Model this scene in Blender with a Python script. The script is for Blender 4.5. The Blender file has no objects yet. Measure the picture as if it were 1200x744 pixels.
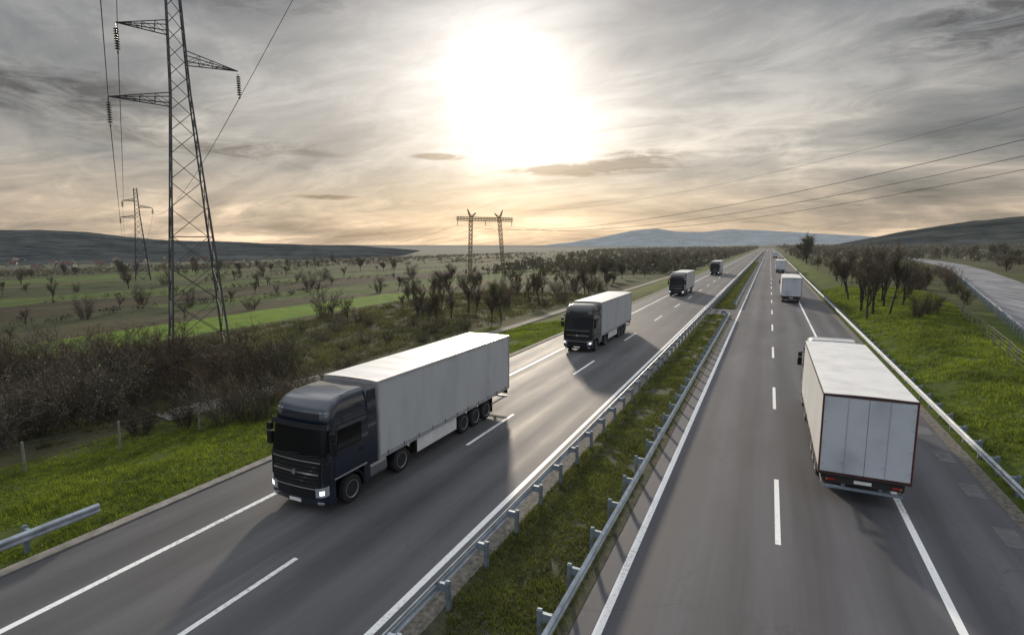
import bpy, bmesh, math, random
import numpy as np
from mathutils import Vector, noise
random.seed(7); rng = np.random.default_rng(7)
R = math.radians
scene = bpy.context.scene
col = scene.collection
PITCH, YAW, H0, FP = R(7.65), R(25.1), 9.0, 640.0

# ---------------------------------------------------------------- helpers
def tag(o, label=None, cat=None, group=None, kind=None):
    if label: o['label'] = label
    if cat: o['category'] = cat
    if group: o['group'] = group
    if kind: o['kind'] = kind
    return o
def empty(name, loc=(0, 0, 0), rz=0):
    o = bpy.data.objects.new(name, None); col.objects.link(o)
    o.location = loc; o.rotation_euler = (0, 0, rz); o.empty_display_size = .3
    return o
class MB:
    def __init__(s): s.v = []; s.f = []
    def face(s, pts):
        n = len(s.v); s.v += [tuple(p) for p in pts]; s.f.append(tuple(range(n, n + len(pts))))
    def box(s, x0, x1, y0, y1, z0, z1):
        n = len(s.v)
        s.v += [(x0,y0,z0),(x1,y0,z0),(x1,y1,z0),(x0,y1,z0),(x0,y0,z1),(x1,y0,z1),(x1,y1,z1),(x0,y1,z1)]
        for q in ((0,3,2,1),(4,5,6,7),(0,1,5,4),(1,2,6,5),(2,3,7,6),(3,0,4,7)): s.f.append(tuple(n+i for i in q))
        return s
    def bar(s, a, b, r0, r1=None, n=4, caps=True):
        a = Vector(a); b = Vector(b); d = b - a
        if d.length < 1e-6: return s
        r1 = r0 if r1 is None else r1
        d.normalize(); u = d.orthogonal().normalized(); w = d.cross(u); k = len(s.v)
        for p, r in ((a, r0), (b, r1)):
            for i in range(n):
                t = 2*math.pi*(i+.5)/n
                s.v.append(tuple(p + (u*math.cos(t) + w*math.sin(t))*r))
        for i in range(n):
            j = (i+1) % n; s.f.append((k+i, k+j, k+n+j, k+n+i))
        if caps: s.f.append(tuple(k+i for i in reversed(range(n)))); s.f.append(tuple(k+n+i for i in range(n)))
        return s
    def lathe_x(s, c, prof, n=24):
        k = len(s.v)
        for (dx, r) in prof:
            for i in range(n):
                t = 2*math.pi*i/n; s.v.append((c[0]+dx, c[1]+r*math.cos(t), c[2]+r*math.sin(t)))
        for m in range(len(prof)-1):
            for i in range(n):
                j = (i+1) % n; s.f.append((k+m*n+i, k+m*n+j, k+(m+1)*n+j, k+(m+1)*n+i))
        s.f.append(tuple(k+i for i in range(n))); m = len(prof)-1
        s.f.append(tuple(k+m*n+i for i in reversed(range(n))))
        return s
    def grid(s, rows, closed=False):
        k = len(s.v); n = len(rows[0])
        for r in rows: s.v += [tuple(p) for p in r]
        for i in range(len(rows)-1):
            for j in range(n-1):
                s.f.append((k+i*n+j, k+i*n+j+1, k+(i+1)*n+j+1, k+(i+1)*n+j))
        return s
    def build(s, name, mat, parent=None, smooth=False, bevel=0, link=True):
        me = bpy.data.meshes.new(name); me.from_pydata(s.v, [], s.f); me.update()
        if mat: me.materials.append(mat)
        if smooth:
            me.polygons.foreach_set('use_smooth', [True]*len(me.polygons))
            me.set_sharp_from_angle(angle=R(40))
        o = bpy.data.objects.new(name, me); col.objects.link(o)
        if parent: o.parent = parent
        if bevel:
            b = o.modifiers.new('bevel', 'BEVEL'); b.width = bevel; b.segments = 2; b.limit_method = 'ANGLE'
        return o
def tri_mesh(name, arr, mat, parent=None):
    n = len(arr); me = bpy.data.meshes.new(name)
    me.vertices.add(n*3); me.vertices.foreach_set('co', np.asarray(arr, dtype=np.float32).ravel())
    me.loops.add(n*3); me.loops.foreach_set('vertex_index', np.arange(n*3, dtype=np.int32))
    me.polygons.add(n); me.polygons.foreach_set('loop_start', np.arange(0, n*3, 3, dtype=np.int32))
    me.update(calc_edges=True); me.validate()
    me.materials.append(mat)
    o = bpy.data.objects.new(name, me); col.objects.link(o)
    if parent: o.parent = parent
    return o
def copy_tree(o, parent=None):
    c = o.copy(); col.objects.link(c); c.parent = parent
    for ch in list(o.children): copy_tree(ch, c)
    return c

# ---------------------------------------------------------------- materials
def lk(nt, a, b): nt.links.new(a, b)
def mth(nt, op, a, b=None, clamp=False, c=None):
    n = nt.nodes.new('ShaderNodeMath'); n.operation = op; n.use_clamp = clamp
    for i, x in enumerate((a, b, c)):
        if x is None: continue
        if isinstance(x, (int, float)): n.inputs[i].default_value = x
        else: lk(nt, x, n.inputs[i])
    return n.outputs[0]
def mixc(nt, f, a, b, mode='MIX'):
    n = nt.nodes.new('ShaderNodeMix'); n.data_type = 'RGBA'; n.blend_type = mode
    for i, x in ((0, f), (6, a), (7, b)):
        if isinstance(x, (int, float)): n.inputs[i].default_value = x
        elif isinstance(x, tuple): n.inputs[i].default_value = (*x[:3], 1)
        else: lk(nt, x, n.inputs[i])
    return n.outputs[2]
def ramp(nt, f, stops):
    n = nt.nodes.new('ShaderNodeValToRGB'); e = n.color_ramp.elements
    while len(e) < len(stops): e.new(.5)
    for el, (p, c) in zip(e, stops):
        el.position = p; el.color = (*c, 1) if isinstance(c, tuple) else (c, c, c, 1)
    lk(nt, f, n.inputs[0]); return n.outputs[0]
def noi(nt, vec, scale, detail=5, rough=.55, dist=0):
    n = nt.nodes.new('ShaderNodeTexNoise'); n.inputs['Scale'].default_value = scale
    n.inputs['Detail'].default_value = detail; n.inputs['Roughness'].default_value = rough
    n.inputs['Distortion'].default_value = dist
    if vec is not None: lk(nt, vec, n.inputs['Vector'])
    return n.outputs[0]
def mapping(nt, vec, sc):
    n = nt.nodes.new('ShaderNodeMapping'); n.inputs['Scale'].default_value = sc; lk(nt, vec, n.inputs[0]); return n.outputs[0]
def newmat(name):
    m = bpy.data.materials.new(name); m.use_nodes = True; nt = m.node_tree
    b = nt.nodes['Principled BSDF']; return m, nt, b
def pos(nt): return nt.nodes.new('ShaderNodeNewGeometry').outputs['Position']
def oco(nt): return nt.nodes.new('ShaderNodeTexCoord').outputs['Object']
def bump(nt, b, h, st, dist=.02):
    n = nt.nodes.new('ShaderNodeBump'); n.inputs['Strength'].default_value = st; n.inputs['Distance'].default_value = dist
    lk(nt, h, n.inputs['Height']); lk(nt, n.outputs[0], b.inputs['Normal'])
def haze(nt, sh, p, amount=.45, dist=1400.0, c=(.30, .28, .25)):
    # valley haze painted onto surfaces as glow, growing with distance from the origin
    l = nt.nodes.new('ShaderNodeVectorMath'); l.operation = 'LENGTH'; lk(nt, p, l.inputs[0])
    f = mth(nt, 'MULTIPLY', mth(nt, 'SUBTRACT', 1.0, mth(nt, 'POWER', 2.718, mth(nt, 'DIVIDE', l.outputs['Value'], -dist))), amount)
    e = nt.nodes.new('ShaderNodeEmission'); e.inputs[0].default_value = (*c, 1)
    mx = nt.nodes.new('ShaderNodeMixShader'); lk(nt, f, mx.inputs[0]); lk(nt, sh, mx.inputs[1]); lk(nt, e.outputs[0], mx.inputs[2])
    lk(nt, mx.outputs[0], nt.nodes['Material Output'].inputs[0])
def simple(name, c, rough=.5, metal=0, var=.15, scale=3, coat=0, emis=None, es=0, bp=0, spec=.5):
    m, nt, b = newmat(name)
    n = noi(nt, oco(nt), scale, 4, .6)
    lo = tuple(x*(1-var) for x in c); hi = tuple(min(1, x*(1+var)) for x in c)
    lk(nt, ramp(nt, n, [(.3, lo), (.7, hi)]), b.inputs['Base Color'])
    b.inputs['Roughness'].default_value = rough; b.inputs['Metallic'].default_value = metal
    b.inputs['Coat Weight'].default_value = coat; b.inputs['Specular IOR Level'].default_value = spec
    b.inputs['Coat Roughness'].default_value = .06
    if emis: b.inputs['Emission Color'].default_value = (*emis, 1); b.inputs['Emission Strength'].default_value = es
    if bp: bump(nt, b, noi(nt, oco(nt), scale*8, 4), bp)
    return m
def leafy(name, c1, c2, scale=.8, trans=.45, hz=True):
    m, nt, b = newmat(name); p = pos(nt)
    n = noi(nt, p, scale, 3, .7); n2 = noi(nt, p, scale*9, 1, .6)
    f = mth(nt, 'ADD', mth(nt, 'MULTIPLY', n, .6), mth(nt, 'MULTIPLY', n2, .4))
    c = ramp(nt, f, [(.38, c1), (.62, c2)])
    lk(nt, c, b.inputs['Base Color']); b.inputs['Roughness'].default_value = .7
    b.inputs['Specular IOR Level'].default_value = .2
    t = nt.nodes.new('ShaderNodeBsdfTranslucent'); lk(nt, mixc(nt, 1.0, c, (1.2, 1.25, .8), 'MULTIPLY'), t.inputs[0])
    mx = nt.nodes.new('ShaderNodeMixShader'); mx.inputs[0].default_value = trans
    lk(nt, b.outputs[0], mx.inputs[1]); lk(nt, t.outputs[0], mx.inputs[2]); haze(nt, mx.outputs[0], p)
    return m
def asphalt(name, base, seed, warm=(1, 1, 1)):
    m, nt, b = newmat(name); p = pos(nt)
    st = noi(nt, mapping(nt, p, (1.1, .035, 1)), 1.0, 6, .65)
    bl = noi(nt, mapping(nt, p, (.35, .12, 1)), .7+seed, 4, .6)
    fine = noi(nt, p, 38, 3, .8)
    patch = nt.nodes.new('ShaderNodeTexVoronoi'); patch.inputs['Scale'].default_value = .16
    lk(nt, mapping(nt, p, (1.5, .35, 1)), patch.inputs[0])
    sx = nt.nodes.new('ShaderNodeSeparateXYZ'); lk(nt, p, sx.inputs[0])
    tr = mth(nt, 'SINE', mth(nt, 'MULTIPLY', mth(nt, 'ADD', sx.outputs[0], seed), 3.17))
    f = mth(nt, 'ADD', mth(nt, 'MULTIPLY', st, .45), mth(nt, 'MULTIPLY', bl, .35))
    f = mth(nt, 'ADD', f, mth(nt, 'MULTIPLY', fine, .2)); f = mth(nt, 'ADD', f, mth(nt, 'MULTIPLY', tr, .05))
    sepc = nt.nodes.new('ShaderNodeSeparateColor'); lk(nt, patch.outputs['Color'], sepc.inputs[0])
    f = mth(nt, 'ADD', f, mth(nt, 'MULTIPLY', mth(nt, 'SUBTRACT', sepc.outputs[0], .5), .09))
    w = warm
    c = ramp(nt, f, [(.3, tuple(base*.40*x for x in w)), (.5, tuple(base*x for x in w)), (.72, tuple(base*1.8*x for x in w))])
    ck = nt.nodes.new('ShaderNodeTexVoronoi'); ck.feature = 'DISTANCE_TO_EDGE'; ck.inputs['Scale'].default_value = .12
    wp = noi(nt, p, 1.2, 5, .7)
    va = nt.nodes.new('ShaderNodeVectorMath'); va.operation = 'ADD'
    cmb = nt.nodes.new('ShaderNodeCombineXYZ'); lk(nt, mth(nt, 'MULTIPLY', wp, 2.0), cmb.inputs[0]); lk(nt, mth(nt, 'MULTIPLY', wp, 2.0), cmb.inputs[1])
    lk(nt, p, va.inputs[0]); lk(nt, cmb.outputs[0], va.inputs[1]); lk(nt, va.outputs[0], ck.inputs[0])
    cm = mth(nt, 'MULTIPLY', mth(nt, 'LESS_THAN', ck.outputs[0], .0025), .3)
    c = mixc(nt, cm, c, (.03, .03, .03))
    lk(nt, c, b.inputs['Base Color']); lk(nt, ramp(nt, f, [(.3, .58), (.7, .80)]), b.inputs['Roughness'])
    b.inputs['Specular IOR Level'].default_value = .35
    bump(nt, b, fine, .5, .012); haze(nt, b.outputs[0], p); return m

M = {}
M['asph_r'] = asphalt('asphalt_right', .076, 0.0, (1, .985, 1.09))
M['asph_l'] = asphalt('asphalt_left', .080, .31, (1.0, .995, 1.03))
M['asph_s'] = asphalt('asphalt_side', .18, .7, (1, 1, 1.05))
def paintmat():
    m, nt, b = newmat('road_paint'); p = pos(nt)
    n = noi(nt, p, 9, 5, .75); n2 = noi(nt, mapping(nt, p, (1, .1, 1)), 1.5, 4)
    f = mth(nt, 'ADD', mth(nt, 'MULTIPLY', n, .6), mth(nt, 'MULTIPLY', n2, .4))
    lk(nt, ramp(nt, f, [(.36, (.22, .22, .22)), (.46, (.76, .76, .74)), (.7, (.88, .88, .86))]), b.inputs['Base Color'])
    b.inputs['Roughness'].default_value = .6; return m
M['paint'] = paintmat()
M['gravel'] = simple('gravel', (.13, .12, .10), .95, 0, .6, 6, bp=.6)
M['soil'] = simple('soil', (.042, .042, .020), .95, 0, .6, 3, bp=.6)
M['kerb'] = simple('kerb_concrete', (.2, .185, .165), .9, 0, .35, 2.5, bp=.3)
M['slab'] = simple('slab_concrete', (.115, .115, .12), .9, 0, .3, 3, bp=.3)
M['dirt'] = simple('dirt', (.15, .14, .12), .95, 0, .4, .8, bp=.4)
M['zinc'] = simple('galvanised_steel', (.36, .395, .43), .5, .4, .3, 2.5)
M['zinc_dark'] = simple('dull_post_steel', (.20, .245, .285), .55, .4, .3, 4)
M['pylon'] = simple('pylon_steel', (.085, .085, .085), .6, .3, .3, 1)
M['pylon_lit'] = simple('golden_lit_pylon_steel', (.22, .17, .09), .55, .3, .3, 1)  # golden sunlight painted into the steel colour
M['insul'] = simple('insulator_glaze', (.02, .015, .012), .25, 0, .2, 3)
M['wire'] = simple('wire_metal', (.05, .05, .05), .5, .6, .1, 1)
M['post'] = simple('weathered_post', (.2, .19, .17), .9, 0, .3, 4)
M['bark'] = simple('bark', (.045, .036, .03), .95, 0, .4, 6)
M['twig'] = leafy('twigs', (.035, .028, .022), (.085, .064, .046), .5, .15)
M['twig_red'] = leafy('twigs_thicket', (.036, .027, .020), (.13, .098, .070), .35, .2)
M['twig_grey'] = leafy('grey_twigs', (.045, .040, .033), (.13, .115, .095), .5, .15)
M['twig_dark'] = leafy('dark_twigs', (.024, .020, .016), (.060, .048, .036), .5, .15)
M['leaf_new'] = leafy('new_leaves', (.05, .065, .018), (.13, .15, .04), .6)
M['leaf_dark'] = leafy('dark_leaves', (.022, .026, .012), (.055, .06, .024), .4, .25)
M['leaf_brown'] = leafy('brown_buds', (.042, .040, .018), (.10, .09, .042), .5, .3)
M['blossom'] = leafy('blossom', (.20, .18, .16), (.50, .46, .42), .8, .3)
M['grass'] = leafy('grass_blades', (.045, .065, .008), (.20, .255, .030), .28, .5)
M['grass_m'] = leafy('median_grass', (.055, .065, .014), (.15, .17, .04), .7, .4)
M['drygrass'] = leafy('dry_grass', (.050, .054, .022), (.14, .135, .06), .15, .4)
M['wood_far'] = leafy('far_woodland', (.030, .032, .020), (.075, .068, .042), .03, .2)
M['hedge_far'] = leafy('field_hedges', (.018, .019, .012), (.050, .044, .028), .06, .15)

# ---------------------------------------------------------------- terrain
def sm(a, b, x):
    t = np.clip((x-a)/(b-a), 0, 1); return t*t*(3-2*t)
def zg(x, y):
    x = np.asarray(x, dtype=float); y = np.asarray(y, dtype=float)
    z = -.05 - 1.5*sm(20, 32, -x) - 1.2*sm(35, 90, -x) - 21*sm(130, 900, -x)
    z = z + 1.1*sm(8.6, 13.5, x) + 6*sm(110, 400, x)
    un = sm(24, 40, -x)
    z = z + un*(.22*np.sin(x*.21+1)*np.sin(y*.17) + .35*np.sin(x*.05+2)*np.sin(y*.043+1))
    return z
def Z(x, y): return float(zg(x, y))

def axis(a, b, step, far, g):
    l = list(np.arange(a, b+.01, step)); d = step
    x = a
    while x > -far[0]: d *= g; x -= d; l.insert(0, x)
    x = b; d = step
    while x < far[1]: d *= g; x += d; l.append(x)
    return np.array(l)
xs = axis(-130, 60, 1.0, (14000, 14000), 1.06)
ys = axis(-10, 150, 1.6, (300, 15000), 1.05)
XX, YY = np.meshgrid(xs, ys); ZZ = zg(XX, YY)
nx, ny = len(xs), len(ys)
me = bpy.data.meshes.new('ground')
idx = np.arange(nx*ny).reshape(ny, nx)
quads = np.stack([idx[:-1, :-1], idx[:-1, 1:], idx[1:, 1:], idx[1:, :-1]], -1).reshape(-1, 4)
me.from_pydata(np.stack([XX, YY, ZZ], -1).reshape(-1, 3).tolist(), [], quads.tolist()); me.update()
colr = np.zeros((ny, nx, 4), dtype=np.float32); colr[..., 3] = 1
def setc(mask, c, a=1.0):
    m = (mask*a)[..., None]; colr[..., :3] = colr[..., :3]*(1-m) + np.array(c)*m
setc(np.ones_like(XX), (.052, .060, .025))
frng = np.random.default_rng(11)
edges = [-1600]
while edges[-1] < -80: edges.append(edges[-1] + frng.uniform(9, 22) * (1 + abs(edges[-1])/600))
pal = [(.046, .070, .019), (.066, .058, .030), (.038, .050, .019), (.075, .074, .032), (.056, .090, .018), (.040, .036, .021), (.050, .070, .022), (.046, .046, .022), (.060, .095, .020)]
wob = 3*np.sin(YY*.02) + 6*np.sin(YY*.006)
for a, b2 in zip(edges[:-1], edges[1:]):
    y0 = -100
    while y0 < 4000:
        ln = frng.uniform(50, 260); c = pal[frng.integers(len(pal))]
        setc(((XX+wob > a) & (XX+wob <= b2) & (YY > y0) & (YY <= y0+ln)).astype(float), c, .95); y0 += ln
setc(((XX < -64) & (XX > -80)).astype(float)*sm(5, 12, YY)*(1-sm(104, 110, YY)), (.088, .150, .015))
setc(((XX < -80) & (XX > -92)).astype(float)*(1-sm(90, 100, YY)), (.060, .056, .030))
setc(((XX < -48) & (XX > -64)).astype(float)*sm(20, 30, YY)*(1-sm(140, 150, YY)), (.055, .058, .026), .85)
setc(((XX < -31) & (XX > -48)).astype(float)*(1-sm(140, 150, YY)), (.05, .048, .024), .85)
setc(((XX < -18) & (XX > -31)).astype(float)*(1-sm(48, 60, YY)), (.05, .07, .014))
setc(((XX < -18) & (XX > -26)).astype(float)*sm(48, 60, YY), (.075, .095, .022))
setc(((XX > 7) & (XX < 60)).astype(float)*(1-sm(300, 500, YY)), (.06, .085, .014))
setc(((XX > 13) & (XX < 90)).astype(float)*sm(60, 100, YY), (.06, .062, .028), .8)
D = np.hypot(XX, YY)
setc(sm(900, 3500, D), (.10, .105, .095), .8)  # distance haze painted into the far ground colour
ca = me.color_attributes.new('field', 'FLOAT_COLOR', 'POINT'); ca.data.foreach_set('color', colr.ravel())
m, nt, b = newmat('ground_fields'); p = pos(nt)
at = nt.nodes.new('ShaderNodeAttribute'); at.attribute_name = 'field'
n1 = noi(nt, p, .35, 5, .7); n2 = noi(nt, p, 4.0, 4, .75); n3 = noi(nt, mapping(nt, p, (1, .1, 1)), .12, 4, .6); n4 = noi(nt, p, .035, 5, .7)
f = mth(nt, 'ADD', mth(nt, 'ADD', mth(nt, 'MULTIPLY', n1, .32), mth(nt, 'MULTIPLY', n2, .28)), mth(nt, 'MULTIPLY', n3, .2))
f = mth(nt, 'ADD', f, mth(nt, 'MULTIPLY', n4, .2))
k = ramp(nt, f, [(.36, (.32, .30, .34)), (.5, (1, 1, 1)), (.64, (1.8, 1.6, 1.4))])
c = mixc(nt, 1.0, at.outputs[0], k, 'MULTIPLY')
lk(nt, c, b.inputs['Base Color']); b.inputs['Roughness'].default_value = .95; b.inputs['Specular IOR Level'].default_value = .1
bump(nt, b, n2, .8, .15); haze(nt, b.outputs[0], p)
me.materials.append(m); me.polygons.foreach_set('use_smooth', [True]*len(me.polygons))
g = bpy.data.objects.new('ground', me); col.objects.link(g); tag(g, kind='structure')

def sheet(name, x0, x1, y0, y1, z, mat, step=None):
    mb = MB(); mb.face([(x0, y0, z), (x1, y0, z), (x1, y1, z), (x0, y1, z)])
    return tag(mb.build(name, mat), kind='structure')
YN, YF = -25, 1300
sheet('road_right_carriageway', -3.75, 7.75, YN, YF, 0, M['asph_r'])
sheet('road_left_carriageway', -18.45, -7.35, YN, YF, 0, M['asph_l'])
sheet('median_soil', -7.35, -3.75, YN, YF, .012, M['soil'])
sheet('median_gravel_strip', -7.35, -6.85, YN, YF, .018, M['gravel'])
sheet('median_crossing', -7.35, -3.75, 74, 81, .022, M['asph_r'])
sheet('shoulder_gravel', 7.75, 8.25, YN, YF, .006, M['gravel'])
kb = MB(); kb.box(-18.85, -18.45, YN, 400, -.2, .05); tag(kb.build('drain_kerb', M['kerb']), kind='structure')
mk = MB()
def strip(mb, x0, x1, y0, y1, z=.006): mb.face([(x0, y0, z), (x1, y0, z), (x1, y1, z), (x0, y1, z)])
strip(mk, -3.25, -3.05, YN, YF); strip(mk, 4.5, 4.7, YN, YF)
y = -12.8
while y < 1200: strip(mk, .65, .81, y, y+5.1); y += 15.1
tag(mk.build('road_marking_right_carriageway', M['paint']), kind='structure')
mk = MB(); strip(mk, -15.93, -15.73, YN, YF); strip(mk, -8.05, -7.85, YN, YF)
y = -9.2
while y < 1200: strip(mk, -11.98, -11.82, y, y+5.0); y += 14.9
tag(mk.build('road_marking_left_carriageway', M['paint']), kind='structure')
mk = MB()
for k, yy in enumerate(np.arange(13, 34, 3.6)): mk.box(6.95, 7.55, yy, yy+1.3, -.1, .008)
tag(mk.build('drain_slabs', M['slab']), kind='structure')

def ribbon(name, pts, width, mat, dz, sub=6):
    mb = MB(); rows = []
    P = []
    for i in range(len(pts)-1):
        for s in range(8):
            t = s/8; P.append((pts[i][0]*(1-t)+pts[i+1][0]*t, pts[i][1]*(1-t)+pts[i+1][1]*t))
    P.append(pts[-1])
    for i, (x, y) in enumerate(P):
        a = P[max(0, i-1)]; b2 = P[min(len(P)-1, i+1)]; dx, dy = b2[0]-a[0], b2[1]-a[1]; L = math.hypot(dx, dy)
        nx_, ny_ = dy/L, -dx/L
        rows.append([(x+nx_*width*(j/sub-.5), y+ny_*width*(j/sub-.5), Z(x+nx_*width*(j/sub-.5), y+ny_*width*(j/sub-.5))+dz) for j in range(sub+1)])
    mb.grid(rows); return tag(mb.build(name, mat, smooth=True), kind='structure'), P
ribbon('dirt_path', [(-33, 20), (-31, 34), (-28.5, 50), (-28.5, 80), (-28, 130), (-27, 220), (-27, 420)], 2.4, M['dirt'], .09)
side_pts = [(15, 8), (19.2, 30), (26, 64), (33.2, 100), (43.4, 150), (54, 205), (62.5, 260), (68.5, 320), (70, 400)]
ribbon('side_road', side_pts, 9.2, M['asph_s'], .09)

# ---------------------------------------------------------------- hills
def img_dir(px):
    a = (px-600)/FP; return YAW - math.atan(a/math.cos(PITCH))
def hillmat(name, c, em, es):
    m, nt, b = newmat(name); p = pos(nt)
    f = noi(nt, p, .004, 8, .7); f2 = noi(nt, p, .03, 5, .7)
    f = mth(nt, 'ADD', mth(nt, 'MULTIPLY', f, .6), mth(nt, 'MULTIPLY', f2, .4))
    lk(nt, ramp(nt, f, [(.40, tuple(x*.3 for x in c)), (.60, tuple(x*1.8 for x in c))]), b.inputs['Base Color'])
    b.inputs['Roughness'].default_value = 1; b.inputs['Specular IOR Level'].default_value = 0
    b.inputs['Emission Color'].default_value = (*em, 1); b.inputs['Emission Strength'].default_value = es  # even glow on the slopes stands in for distance haze
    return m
def hills(name, pts, dist, depth, base, mat, amp, seed):
    mb = MB()
    n = 260; rows = []
    pxs = [p_[0] for p_ in pts]; pys = [p_[1] for p_ in pts]
    for j in range(9):
        t = j/8; row = []
        for i in range(n+1):
            px = pxs[0] + (pxs[-1]-pxs[0])*i/n; py = float(np.interp(px, pxs, pys))
            az = img_dir(px); d = dist + (t-.75)*depth/.75 if t < .75 else dist + (t-.75)*depth
            zr = H0 + (286-py)/FP*dist*math.cos(az-YAW)
            prof = math.sin(min(t/.75, 1)*math.pi/2)**1.3 if t < .75 else 1-(t-.75)*1.6
            q = Vector((px*.02, j*.5, seed)); z = base + (zr-base)*prof + amp*noise.fractal(q, .8, 2.2, 5)*(.3+t)
            row.append((-math.sin(az)*d, math.cos(az)*d, z))
        rows.append(row)
    mb.grid(rows); return tag(mb.build(name, mat, smooth=True), kind='structure')
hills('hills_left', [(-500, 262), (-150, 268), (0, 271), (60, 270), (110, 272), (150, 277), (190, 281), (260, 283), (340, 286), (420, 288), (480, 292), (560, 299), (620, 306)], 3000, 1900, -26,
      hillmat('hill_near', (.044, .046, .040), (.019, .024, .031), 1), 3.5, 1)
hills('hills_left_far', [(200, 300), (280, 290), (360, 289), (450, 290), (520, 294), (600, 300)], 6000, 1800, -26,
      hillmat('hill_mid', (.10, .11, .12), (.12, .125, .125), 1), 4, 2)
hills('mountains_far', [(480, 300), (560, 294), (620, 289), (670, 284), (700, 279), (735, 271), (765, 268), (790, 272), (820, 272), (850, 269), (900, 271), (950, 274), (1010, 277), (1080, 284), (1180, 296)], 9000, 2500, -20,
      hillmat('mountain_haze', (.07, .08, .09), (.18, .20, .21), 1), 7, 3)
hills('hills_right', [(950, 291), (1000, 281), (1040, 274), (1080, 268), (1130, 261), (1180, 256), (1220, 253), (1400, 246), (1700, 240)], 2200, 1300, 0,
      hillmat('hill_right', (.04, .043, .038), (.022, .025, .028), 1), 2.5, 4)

# ---------------------------------------------------------------- guard rails
PROF = [(0, -.155), (.05, -.125), (.08, -.10), (.08, -.06), (.015, -.02), (.015, .02), (.08, .06), (.08, .10), (.05, .125), (0, .155)]
def guard_rail(x, y0, y1, side, label, zc=.6, zfun=None, group='guard rails along the motorway', endcurve=None, spacing=2.0, path=None):
    root = empty('guard_rail', (x, y0, 0)); tag(root, label, 'guard rail', group)
    mb = MB(); rows = []
    if path: P = path
    else:
        P = [(x, yy) for yy in np.arange(y0, y1+.1, 4.0)]
        if P[-1][1] < y1: P.append((x, y1))
        if endcurve: P += [(x+endcurve*.2, y1+1.2), (x+endcurve*.6, y1+2.2), (x+endcurve*1.2, y1+2.8)]
    for i, (px_, py_) in enumerate(P):
        a = P[max(0, i-1)]; b2 = P[min(len(P)-1, i+1)]; dx, dy = b2[0]-a[0], b2[1]-a[1]; L = math.hypot(dx, dy)
        n_ = (dy/L*side, -dx/L*side); zz = (zfun(px_, py_) if zfun else 0) + .012*noise.noise(Vector((px_, py_*.3, 0)))
        rows.append([(px_-x+n_[0]*q[0], py_-y0+n_[1]*q[0], zz+zc+q[1]) for q in PROF])
    mb.grid(rows)
    bo = mb.build('rail_beam', M['zinc'], root, smooth=False)
    so = bo.modifiers.new('thick', 'SOLIDIFY'); so.thickness = .012
    pm = MB(); pm.box(-.05, .05, -.06, .06, -.35, .78); pm.box(-.012, .30, -.045, .045, .52, .72)
    pm.box(-.05, .05, -.02, .02, .78, .80)
    proto = None; cnt = 0; rest = MB()
    acc = 0; want = .6
    for i in range(1, len(P)):
        a, b2 = P[i-1], P[i]; L = math.hypot(b2[0]-a[0], b2[1]-a[1])
        while want <= acc+L:
            t = (want-acc)/L; qx = a[0]+(b2[0]-a[0])*t; qy = a[1]+(b2[1]-a[1])*t
            dx, dy = (b2[0]-a[0])/L, (b2[1]-a[1])/L; n_ = (dy*side, -dx*side)
            ox, oy = qx-n_[0]*.31, qy-n_[1]*.31; zz = zfun(ox, oy) if zfun else 0
            cnt += 1
            if cnt <= 100:
                if proto is None: o = proto = pm.build('rail_post', M['zinc_dark'], root)
                else: o = proto.copy(); col.objects.link(o); o.parent = root
                o.location = (ox-x, oy-y0, zz); o.rotation_euler = (R(random.uniform(-1.5, 1.5)), R(random.uniform(-2, 2)), math.atan2(n_[1], n_[0]))
            else:
                rest.box(ox-x-.05, ox-x+.05, oy-y0-.06, oy-y0+.06, -.2, .78)
            want += spacing
        acc += L
    if rest.v: tag(rest.build('distant_rail_posts', M['zinc_dark'], root), kind='stuff')
    return root
guard_rail(-7.0, -6, 700, -1, 'long silver guard rail on the median edge beside the oncoming carriageway')
guard_rail(-3.95, -6, 70, 1, 'near silver guard rail on the median beside the right carriageway, curled at its far end', endcurve=-1)
guard_rail(-3.95, 83, 700, 1, 'distant guard rail on the median beyond the paved crossing')
guard_rail(8.25, -4, 600, -1, 'silver guard rail along the outer shoulder below the bright green verge', zc=.62)
guard_rail(-19.1, -3, 9.4, 1, 'short silver guard rail ending on the grass at the left foreground')
sp = []
for i in range(len(side_pts)-1):
    (a0, b0), (a1, b1) = side_pts[i], side_pts[i+1]
    L = math.hypot(a1-a0, b1-b0); n_ = ((b1-b0)/L, -(a1-a0)/L)
    for s in range(6): sp.append((a0+(a1-a0)*s/6-n_[0]*5.0, b0+(b1-b0)*s/6-n_[1]*5.0))
guard_rail(sp[0][0], sp[0][1], 0, 1, 'guard rail along the near edge of the raised side road', path=sp[2:28], zfun=lambda a, b: Z(a, b), zc=.6, group='side road guard rail')

def wire_fence(pts, label, h=1.5, lean=3):
    root = empty('wire_fence', (pts[0][0], pts[0][1], 0)); tag(root, label, 'fence')
    x0, y0 = pts[0]; tops = []
    for (x, y) in pts:
        mb = MB(); lx, ly = random.uniform(-.08, .08), random.uniform(-.08, .08)
        mb.bar((0, 0, -.3), (lx, ly, h), .06, .05, 6)
        o = mb.build('fence_post', M['post'], root); o.location = (x-x0, y-y0, Z(x, y)); tops.append((x-x0+lx, y-y0+ly, Z(x, y)))
    for fz in (.35, .65, .95, 1.2, h-.08):
        w = MB()
        for a, b2 in zip(tops[:-1], tops[1:]): w.bar((a[0], a[1], a[2]+fz), (b2[0], b2[1], b2[2]+fz), .008, n=3)
        w.build('fence_wire', M['wire'], root)
wire_fence([(-32.5, 4.5), (-31.3, 8.7), (-30.2, 12.1), (-29.0, 15.5), (-27.8, 18.9), (-26.6, 22.5)], 'old wire fence with pale posts before the brown thicket')
wire_fence([(12.6+.17*i*3, 30+i*3.2) for i in range(16)], 'thin wire fence on the green verge below the side road', 1.25)

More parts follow.
